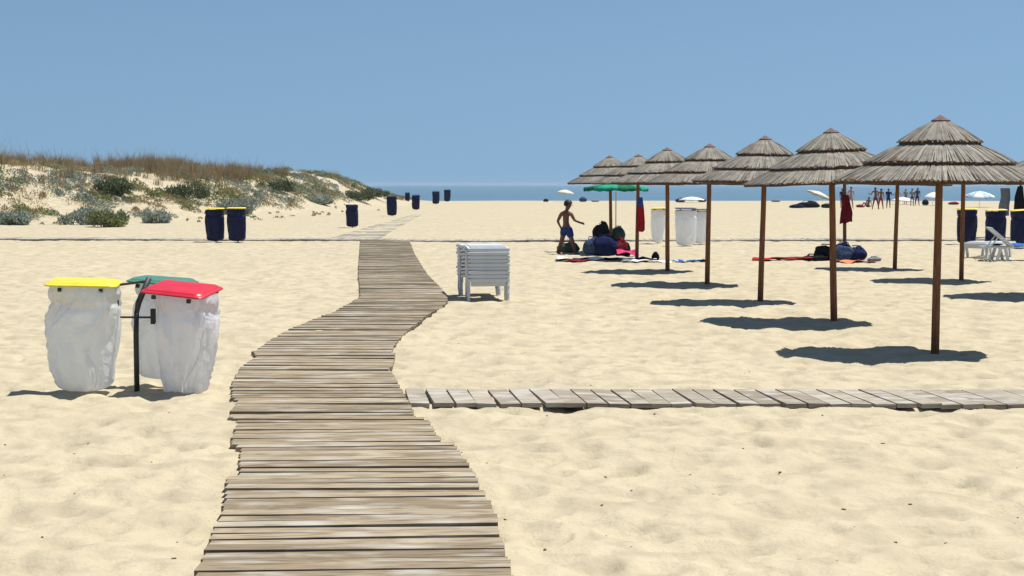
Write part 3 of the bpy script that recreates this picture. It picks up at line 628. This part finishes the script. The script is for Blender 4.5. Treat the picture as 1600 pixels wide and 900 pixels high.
towel(1078, 409.5, .9, .55, M['c_pale'], 'pale blue towel beside the fifth umbrella pole', seed=5, stripe=M['c_blue'])
towel(980, 401, .6, .45, M['c_pink'], 'bright pink towel at the right end of the heap of bags', seed=6, bumpy=.12)
towel(895, 409, .9, .4, M['c_maroon'], 'dark red towel at the left of the towels in front of the boy', seed=7)
towel(1222, 406, 1.55, .5, M['c_red'], 'long red towel to the left of the second-row heap', seed=8, bumpy=.05)
towel(1335, 409.5, 1.1, .4, M['c_orange'], 'orange towel in front of the second-row heap', seed=9)
towel(1200, 405, .7, .4, M['c_orange'], 'salmon orange towel at the left tip of the red one', seed=10)

# ------------------------------------------------------------------ bags
def soft_bag(u, v, w, d, h, mt, label, seed=1, style='bag', dz=0, dy=0, mt2=None, rx=0, rz=0):
    x, y = at(u, v); y += dy; root = empty('bag' if style != 'backpack' else 'backpack', x, y, gz(x, y) + dz, rz); root.rotation_euler[0] = rx
    tag(root, label, 'bag' if style != 'backpack' else 'backpack', 'bags under the umbrellas')
    n, k = 36, 20; a = np.linspace(0, 2 * np.pi, n, endpoint=False); t = np.linspace(0, 1, k); A, T = np.meshgrid(a, t)
    e = .5; pr = np.clip(np.sin(np.pi * (T * .80 + .13 + .05 * np.sin(A * 2 + seed))), 0, 1) ** .36; pr[0] *= .0; pr[-1] *= .0
    f = 1 + smooth(np.minimum(A, 2 * np.pi - A) / .5) * (.28 * (vnoise(A * 1.6 + seed, T * 3, seed) - .5) + .16 * (vnoise(A * 4 + seed, T * 7, seed + 2) - .5))
    X = np.sign(np.cos(A)) * np.abs(np.cos(A)) ** e * w / 2 * pr * f; Y_ = np.sign(np.sin(A)) * np.abs(np.sin(A)) ** e * d / 2 * pr * f; Z = h * T + h * .12 * np.sin(A * 1 + seed) * T ** 2 + h * .06 * np.sin(A * 2 + seed) * T
    V = np.stack([X.ravel(), Y_.ravel(), Z.ravel()], 1); i = np.arange((k - 1) * n).reshape(k - 1, n); j = np.roll(i, -1, 1); Fc = np.stack([i, j, j + n, i + n], -1).reshape(-1, 4)
    o = np_obj('bag_body', V, Fc, mt); o.parent = root; o.data.polygons.foreach_set('use_smooth', np.ones(len(Fc), dtype=bool))
    m2 = mt2 or mt; mb = MB()
    if style == 'backpack':
        mb.box((0, -d * .5, h * .33), (w * .62, d * .3, h * .42)); bevel(mb.build('pocket', m2, root), .03, 3)
        mb = MB()
        for s in (-1, 1): mb.tube([(s * w * .2, d * .42, h * .9), (s * w * .28, d * .72, h * .6), (s * w * .3, d * .45, h * .12)], .018, 6)
        mb.tube([(-.05, 0, h * .97), (0, 0, h * 1.07), (.05, 0, h * .97)], .012, 6); mb.build('strap', m2, root)
    else:
        for s in (-1, 1): mb.tube([(-w * .25, s * d * .2, h * .85), (-w * .18, s * d * .2, h * 1.15), (w * .18, s * d * .2, h * 1.15), (w * .25, s * d * .2, h * .85)], .013, 6)
        mb.build('handle', m2, root)
    return root
soft_bag(939, 399, .46, .35, .48, M['c_black'], 'round black backpack on top of the heap below the rearmost umbrella', 2, 'backpack', dz=.40)
soft_bag(926, 400, .55, .4, .44, M['c_denim'], 'mottled blue-grey bag at the left of the first heap', 3)
soft_bag(944, 400, .75, .5, .50, M['c_navy'], 'large navy bag in the middle of the first heap, under the black backpack', 4)
soft_bag(962, 398, .50, .4, .50, M['c_navy'], 'navy backpack against the pole of the rearmost umbrella', 5, 'backpack')
soft_bag(966, 398, .38, .3, .36, M['c_olive'], 'grey-green bag perched on the right of the first heap', 6, dz=.40)
soft_bag(970, 400, .36, .35, .42, M['c_maroon'], 'dark red bag low at the right of the first heap', 7)
soft_bag(977, 400, .30, .3, .34, M['c_black'], 'small black bag at the right end of the first heap', 8)
soft_bag(889, 397, .62, .4, .28, M['c_olive'], 'olive bag lying behind the legs of the boy', 9, dy=.5)
soft_bag(1024, 407, .20, .2, .20, M['c_black'], 'small round black bag on the white towel near the fifth pole', 10)
soft_bag(1291, 405, .62, .45, .36, M['c_black'], 'black bag left of the pole in the second-row heap', 11, mt2=M['c_navy'])
soft_bag(1318, 406, .52, .4, .42, M['c_denim'], 'dark purple-blue bag behind the pole in the second-row heap', 12)
soft_bag(1338, 406, .50, .4, .34, M['c_navy'], 'rounded navy bag at the right of the second-row heap', 13)
soft_bag(1272, 406, .7, .3, .16, M['c_black'], 'flat black bag between the red towel and the second-row heap', 14)
soft_bag(1366, 407, .34, .25, .10, M['c_grey'], 'small grey bag on the sand right of the second-row heap', 15)

# ------------------------------------------------------------------ parasols
def parasol(u, v, r, h, mt, label, tilt=(0, 0), mt2=None, rise=.28, polem='white_plastic', frill=True):
    x, y = at(u, v); root = empty('parasol', x, y); tag(root, label, 'parasol', 'cloth parasols')
    mb = MB(); mb.tube([(0, 0, -.1), (0, 0, h - rise * .2)], .016, 7); mb.build('pole', M[polem], root)
    N = 32; v_ = [(0, 0, h + rise)]; f = []
    for j, t in enumerate((.35, .7, 1.0)):
        for k in range(N):
            a = 6.2832 * k / N; sc = 1 - (.03 * t * (1 - abs(math.cos(a * 4)))); v_.append((r * t * math.cos(a) * sc, r * t * math.sin(a) * sc, h + rise * (1 - t ** 1.5)))
    for k in range(N): v_.append((r * math.cos(6.2832 * k / N) * 1.005, r * math.sin(6.2832 * k / N) * 1.005, h - (.09 + .03 * math.sin(k * 1.57)) if frill else h - .02))
    f += [(0, 1 + k, 1 + (k + 1) % N) for k in range(N)]
    for j in range(3): f += [(1 + j * N + k, 1 + (j + 1) * N + k, 1 + (j + 1) * N + (k + 1) % N, 1 + j * N + (k + 1) % N) for k in range(N)]
    o = new_obj('canopy', v_, f, mt, root, True)
    if mt2: o.data.materials.append(mt2); o.data.polygons.foreach_set('material_index', [((q % N) // 4) % 2 for q in range(len(f))])
    m = o.modifiers.new('thick', 'SOLIDIFY'); m.thickness = .01
    mb = MB()
    for k in range(8): a = 6.2832 * k / 8; mb.tube([(0, 0, h + rise - .03), (r * .6 * math.cos(a), r * .6 * math.sin(a), h + rise * .5 - .03), (r * .98 * math.cos(a), r * .98 * math.sin(a), h - .02)], .006, 4)
    mb.build('ribs', M['dark_metal'], o)
    root.rotation_euler = (tilt[0], tilt[1], 0); return root
parasol(962, 397, .93, 1.90, M['c_green'], 'green parasol with scalloped rim tucked under the rearmost thatched umbrellas', mt2=cloth('teal_cloth', (.02, .30, .20)), rise=.12)
parasol(1272, 323, 1.15, 1.15, M['c_cream'], 'cream parasol tilted to the right above a dark heap near the water', (0, .38), mt2=M['c_white'])
parasol(1530, 324, 1.25, 1.0, M['c_pale'], 'pale blue and white low parasol above the navy bins', (.1, 0), mt2=M['c_white'], rise=.42)
parasol(882, 315.4, 1.0, 1.05, M['c_cream'], 'small sand-coloured parasol on the horizon behind the head of the boy', (0, .1), rise=.35)
parasol(1457, 321, .9, .75, M['c_white'], 'white pointed parasol low beside the nearest umbrella pole', (0, .1), rise=.55)
parasol(1411, 319.5, 1.15, .40, M['c_white'], 'low white parasol among the bathers near the water', (0, .05), rise=.35)
parasol(1081, 316.5, 1.4, .35, M['c_white'], 'white low parasol on the horizon between the fourth and fifth poles', (0, 0), rise=.3)

# ------------------------------------------------------------------ people
def skin_mesh(chains, material, name, parent, levels=1):
    """chains: list of lists of (x,y,z,r); a first point shared with an earlier chain joins it"""
    V = []; E = []; Rr = []; key = {}
    def vid(p):
        k = tuple(round(c, 4) for c in p[:3])
        if k not in key: key[k] = len(V); V.append(p[:3]); Rr.append(p[3])
        return key[k]
    for ch in chains:
        ids = [vid(p) for p in ch]; E += [(a, b) for a, b in zip(ids, ids[1:]) if a != b]
    me = bpy.data.meshes.new('tmp'); me.from_pydata(V, E, []); o = bpy.data.objects.new('tmp', me); COL.objects.link(o)
    m = o.modifiers.new('s', 'SKIN'); m.use_smooth_shade = True
    for i, s in enumerate(me.skin_vertices[0].data): s.radius = (Rr[i], Rr[i]); s.use_root = (i == 0)
    ss = o.modifiers.new('ss', 'SUBSURF'); ss.levels = levels; ss.render_levels = levels
    dg = bpy.context.evaluated_depsgraph_get(); dg.update(); m2 = bpy.data.meshes.new_from_object(o.evaluated_get(dg)); bpy.data.objects.remove(o)
    m2.name = name; m2.materials.clear(); m2.materials.append(material); m2.polygons.foreach_set('use_smooth', [True] * len(m2.polygons))
    q = bpy.data.objects.new(name, m2); COL.objects.link(q); q.parent = parent; return q
def person(u, v, label, J, sh, hair, clothes, skin, k=1.0, hands=False, category='person', levels=1, name='person', hz=None):
    """J: dict of joints (x,y,z) in metres; clothes: list of (name, material, chains)"""
    x, y = at(u, v); root = empty(name, x, y, gz(x, y)); tag(root, label, category); root.scale = (k, k, k)
    fat = 1.22 if hands else 1.3; hb = 1.2 if hands else 1.0
    g = lambda n, r: (*J[n], r * (hb if n.startswith('hea') else fat if r < .08 else (.98 if hands else 1.12)))
    b = [[g('pelvis', .085), g('waist', .08), g('chest', .10), g('neck0', .07), g('neck', .04), g('head0', .055), g('head', .082), g('headt', .07)]]
    for s in ('l', 'r'):
        b.append([g('pelvis', .085), g('hip' + s, .075), g('knee' + s, .05), g('calf' + s, .046), g('ank' + s, .03), g('heel' + s, .03), g('toe' + s, .022)])
        b.append([g('neck0', .07), g('sh' + s, .046), g('el' + s, .032), g('wr' + s, .022), g('hand' + s, .026)])
        if hands:
            w = Vector(J['wr' + s]); h = Vector(J['hand' + s]); d = (h - w).normalized(); sd = d.cross(Vector((0, 1, .2))).normalized()
            for i in range(4): q = h + sd * (.012 * (i - 1.5)); e1 = q + d * (.035 - abs(i - 1.3) * .004); e2 = e1 + (d + Vector((0, 0, -.5))) * .022; b.append([g('hand' + s, .026), (*(q + d * .01), .009), (*e1, .008), (*e2, .007)])
            q = h + sd * .028 - d * .01; b.append([g('hand' + s, .026), (*q, .009), (*(q + sd * .012 + d * .025), .008)])
    body = skin_mesh(b, skin, 'body', root, levels)
    hd = Vector(J['head']); f = Vector(J.get('face', (1, 0, 0))).normalized(); sdv = f.cross(Vector((0, 0, 1)))
    # face details fused into the head as small shapes
    mb = MB(); mb.tube([tuple(hd + f * .085 * hb + Vector((0, 0, .012))), tuple(hd + f * .105 + Vector((0, 0, -.022)))], [.008, .015], 6)
    for s in (-1, 1): mb.tube([tuple(hd + sdv * (.078 * s) + Vector((0, 0, .02))), tuple(hd + sdv * (.094 * s) - f * .01), tuple(hd + sdv * (.08 * s) + Vector((0, 0, -.03)))], .012, 6)
    mb.build('ears_and_nose', skin, body, True)
    mb = MB()
    for s in (-1, 1): mb.box(tuple(hd + f * .083 + sdv * (.03 * s) + Vector((0, 0, .006))), (.012, .012, .009))
    mb.box(tuple(hd + f * .083 + Vector((0, 0, -.045))), (.012, .03, .006)); mb.build('eyes_and_mouth', M['hair'], body)
    hm = MB(); v_ = []; N = 16; Kk = 8
    for j in range(Kk):
        ph = j / (Kk - 1) * 2.0
        for i in range(N):
            a = 6.2832 * i / N; dn = Vector((math.cos(a), math.sin(a), 0)); fr = dn.dot(f); pp = min(ph, 2.0 - max(0, fr) * .85)
            rr = .100 * hb * (1 + .05 * math.sin(i * 5 + j * 3)); v_.append(tuple(hd + Vector((0, 0, .022)) - f * .012 + Vector((dn.x * math.sin(pp) * rr, dn.y * math.sin(pp) * rr, math.cos(pp) * rr * 1.0))))
    hm.add(v_, [(j * N + i, (j + 1) * N + i, (j + 1) * N + (i + 1) % N, j * N + (i + 1) % N) for j in range(Kk - 1) for i in range(N)]); hm.build('hair', hair, root, True)
    for cn, cm, ch in clothes: skin_mesh([[(*J[n], r) if isinstance(n, str) else n + (r,) for n, r in c] for c in ch], cm, cn, root, levels)
    return root
def pose(h=1.72, stride=.18, armf=.1, sw=.19, lat=0, lean=0, front=True):
    """upright or walking figure seen from the front or back; x = across the picture"""
    s = h / 1.72; J = {}
    P_ = lambda x, y, z: (x * s, y * s, z * s)
    J['pelvis'] = P_(0, 0, .92); J['waist'] = P_(lean * .3, 0, 1.08); J['chest'] = P_(lean * .6, 0, 1.27); J['neck0'] = P_(lean, 0, 1.41); J['neck'] = P_(lean, 0, 1.47); J['head0'] = P_(lean * 1.1, -.01, 1.54); J['head'] = P_(lean * 1.1, -.01, 1.60); J['headt'] = P_(lean * 1.1, 0, 1.655)
    a0 = armf; ky = math.sin(h * 91 + stride * 40)
    for n, e in (('l', -1), ('r', 1)):
        armf = a0 * (1.5 if e * ky > 0 else .2)
        J['hip' + n] = P_(e * .09, 0, .86); J['knee' + n] = P_(e * (.09 + stride * .45), -.03 * e, .48); J['calf' + n] = P_(e * (.09 + stride * .7), .0, .34); J['ank' + n] = P_(e * (.09 + stride), .02 * e, .09); J['heel' + n] = P_(e * (.09 + stride), .03 + .02 * e, .035); J['toe' + n] = P_(e * (.10 + stride), -.13, .02)
        J['sh' + n] = P_(lean + e * sw, 0, 1.39); J['el' + n] = P_(lean + e * (sw + .02 + armf * .7), -.02, 1.12); J['wr' + n] = P_(lean * .5 + e * (sw + .03 + armf * .6), -.12, .90); J['hand' + n] = P_(lean * .5 + e * (sw + .02 + armf * .5), -.15, .82)
        if e * ky > .6: J['wr' + n] = P_(lean + e * (sw + armf + .12), -.1, 1.22); J['hand' + n] = P_(lean + e * (sw + armf + .08), -.12, 1.31)
    J['face'] = (0, -1, 0); return J
trunks = lambda r1=.125: [[('waist', r1 * .8), ('pelvis', r1), ('hipl', .095), ('kneel', .07)][0:4], [('pelvis', r1), ('hipr', .095), ('kneer', .07)]]
top_ = [[('pelvis', .11), ('waist', .115), ('chest', .135), ('neck0', .085)], [('neck0', .085), ('shl', .06)], [('neck0', .085), ('shr', .06)]]
def shorts_chain(J, lo=.62, r=.11):
    a = lambda n: tuple(Vector(J['hip' + n]).lerp(Vector(J['knee' + n]), lo))
    return [[('waistp', r)], []]
def shorts(J, mt, frac=.6, r=.15, nm='shorts'):
    ql = tuple(Vector(J['hipl']).lerp(Vector(J['kneel']), frac)); qr = tuple(Vector(J['hipr']).lerp(Vector(J['kneer']), frac)); w = tuple(Vector(J['pelvis']).lerp(Vector(J['waist']), .35))
    return (nm, mt, [[('pelvis', r), (w, r * .9)], [('pelvis', r), ('hipl', r * .92), (ql, r * .75)], [('pelvis', r), ('hipr', r * .92), (qr, r * .75)]])
# the boy (about 1.5 m), walking to the right
Bj = dict(pelvis=(0, 0, .72), waist=(-.01, 0, .85), chest=(-.02, 0, 1.0), neck0=(-.01, 0, 1.13), neck=(.005, 0, 1.19), head0=(.035, 0, 1.27), head=(.055, 0, 1.345), headt=(.05, 0, 1.42),
          hipl=(.06, -.06, .67), kneel=(.15, -.07, .37), calfl=(.19, -.07, .26), ankl=(.235, -.07, .08), heell=(.22, -.07, .035), toel=(.36, -.08, .02),
          hipr=(-.06, .06, .67), kneer=(-.12, .07, .38), calfr=(-.16, .07, .27), ankr=(-.235, .07, .09), heelr=(-.25, .07, .045), toer=(-.13, .08, .015),
          shl=(.125, -.07, 1.10), ell=(.215, -.10, .93), wrl=(.375, -.12, .86), handl=(.43, -.12, .845), shr=(-.14, .07, 1.10), elr=(-.235, .10, .90), wrr=(-.17, .06, .76), handr=(-.14, .03, .71), face=(.93, -.36, 0))
person(885, 398, 'bare-chested boy in blue swim shorts walking beside the heap of bags', Bj, None, M['hair'], [shorts(Bj, cloth('swim_shorts', (.025, .05, .18)), .72, .128)], M['skin'], hands=True, levels=2, k=1.05)
far = [  # u, foot row, height, stride, arms, lean, skin, clothes, label
 (1316, 325, 1.65, .03, .02, 0, 'skin', ('shirt', 'c_navy'), 'person in navy top standing just left of the second-row pole with red cloth'),
 (1329, 326, 1.80, .10, .05, .03, 'skin_pale', ('shorts', 'c_grey'), 'tall bather in grey shorts right of the pole with dark red cloth'),
 (1368, 327, 1.78, .16, .16, -.03, 'skin', ('shorts', 'c_maroon'), 'tanned bather in dark red shorts, taller of a close pair left of a pole'),
 (1376, 326.5, 1.66, .12, .06, .03, 'skin', ('shorts', 'c_red'), 'bather in red shorts, shorter of the close pair left of a pole'),
 (1388, 325, 1.64, .06, .10, 0, 'skin', ('shirt', 'c_navy'), 'person in a navy shirt standing right of the close pair of bathers'),
 (1402, 324, 1.60, .03, .12, 0, 'skin_pale', ('shorts', 'c_white'), 'bather in pale shorts standing partly behind the second-row pole without cloth'),
 (1415, 319, 1.50, .02, .05, 0, 'skin_pale', ('shirt', 'c_grey'), 'small distant person in a grey shirt above the low white parasol'),
 (1425, 321, 1.62, .05, .03, 0, 'skin_pale', ('shirt', 'c_grey'), 'distant bather in grey, left of two standing close together'),
 (1433, 321, 1.68, .10, .06, .03, 'skin', ('shirt', 'c_denim'), 'distant bather in faded blue, right of two standing close together')]
for (u, v, h, st, ar, le, sk, (cn, cm), lab) in far:
    J = pose(h, st, ar, .19, 0, le); cl = [shorts(J, M[cm] if cn == 'shorts' else M['c_navy'], .45)]
    if cn == 'shirt': cl.append(('shirt', M[cm], [[('pelvis', .14), ('waist', .14), ('chest', .155), ('neck0', .10)], [('neck0', .10), ('shl', .085), (tuple(Vector(J['shl']).lerp(Vector(J['ell']), .6)), .065)], [('neck0', .10), ('shr', .085), (tuple(Vector(J['shr']).lerp(Vector(J['elr']), .6)), .065)]]))
    p_ = person(u, v, lab, J, None, M['hair'], cl, M[sk]); p_['group'] = 'bathers near the water'
# a seated figure near the water
S = pose(1.7, .05, .02); 
for n in list(S):
    if n in ('face',) or n.startswith(('knee', 'calf', 'ank', 'heel', 'toe')): continue
    a = S[n]; S[n] = (a[0] + .05 * (a[2] - .92), a[1], a[2] - .80)
for n, e in (('l', -1), ('r', 1)): S['knee' + n] = (e * .12 - .3, -.1, .42); S['calf' + n] = (e * .12 - .38, -.1, .28); S['ank' + n] = (e * .12 - .5, -.1, .08); S['heel' + n] = (e * .12 - .5, -.1, .04); S['toe' + n] = (e * .12 - .64, -.1, .03)
p_ = person(1357, 323.5, 'person sitting on the sand near the water with knees drawn up', S, None, M['hair'], [('shorts', M['c_black'], [[('pelvis', .12), ('hipl', .10)], [('pelvis', .12), ('hipr', .10)]])], M['skin']); p_['group'] = 'bathers near the water'
# heaps and small things near the water
soft_bag(1262, 324.5, 1.9, .8, .52, M['c_black'], 'long dark heap of beach bags under the cream parasol near the water', 21)
soft_bag(1245, 325, 1.2, .6, .30, M['c_navy'], 'low navy bag left of the dark heap near the water', 22)
soft_bag(1292, 325, .9, .5, .34, M['c_black'], 'small dark bag right of the heap below the cream parasol', 23)
soft_bag(1344, 324, .7, .4, .22, M['c_maroon'], 'small reddish bag left of the person sitting near the water', 24)
soft_bag(1446, 320.5, .6, .4, .50, M['c_black'], 'dark bag beside the white pointed parasol', 25)
soft_bag(1212, 315.6, 1.0, .5, .3, M['c_grey'], 'tiny grey bag on the edge of the beach by the third umbrella pole', 26)
soft_bag(1063, 316, 1.1, .5, .45, M['c_denim'], 'tiny dark bag on the beach edge beyond the yellow-lidded white bin', 27)
soft_bag(1097, 315.6, .9, .5, .35, M['c_navy'], 'tiny navy bag on the beach edge left of the fourth pole', 28)
soft_bag(853, 315.4, .6, .5, .3, M['c_black'], 'tiny black bag on the beach edge left of the boy', 29)
soft_bag(911, 315.6, .9, .5, .5, M['c_denim'], 'tiny blue-grey bag on the beach edge right of the head of the boy', 30)
soft_bag(930, 315.5, .9, .5, .25, M['c_grey'], 'tiny flat grey bag on the beach edge below the green parasol', 31)
soft_bag(1490, 320, 1.0, .5, .25, M['c_maroon'], 'flat reddish bag near the water between nearest pole and second-row pole', 32)

# ------------------------------------------------------------------ haze
mb = MB(); x0, x1, y0_, y1, z0, z1 = -6600, 6600, -40, 6600, -22, 5.4
mb.box(((x0 + x1) / 2, (y0_ + y1) / 2, (z0 + z1) / 2), (x1 - x0, y1 - y0_, z1 - z0)); hm = bpy.data.materials.new('haze'); hm.use_nodes = True; HN = hm.node_tree.nodes
HN.remove(HN['Principled BSDF']); pv = HN.new('ShaderNodeVolumePrincipled'); pv.inputs['Density'].default_value = 1.6e-4; pv.inputs['Color'].default_value = (.62, .78, .95, 1); pv.inputs['Anisotropy'].default_value = .2
hm.node_tree.links.new(pv.outputs[0], HN['Material Output'].inputs['Volume']); o = mb.build('haze', hm); tag(o, None, None, kind='stuff')
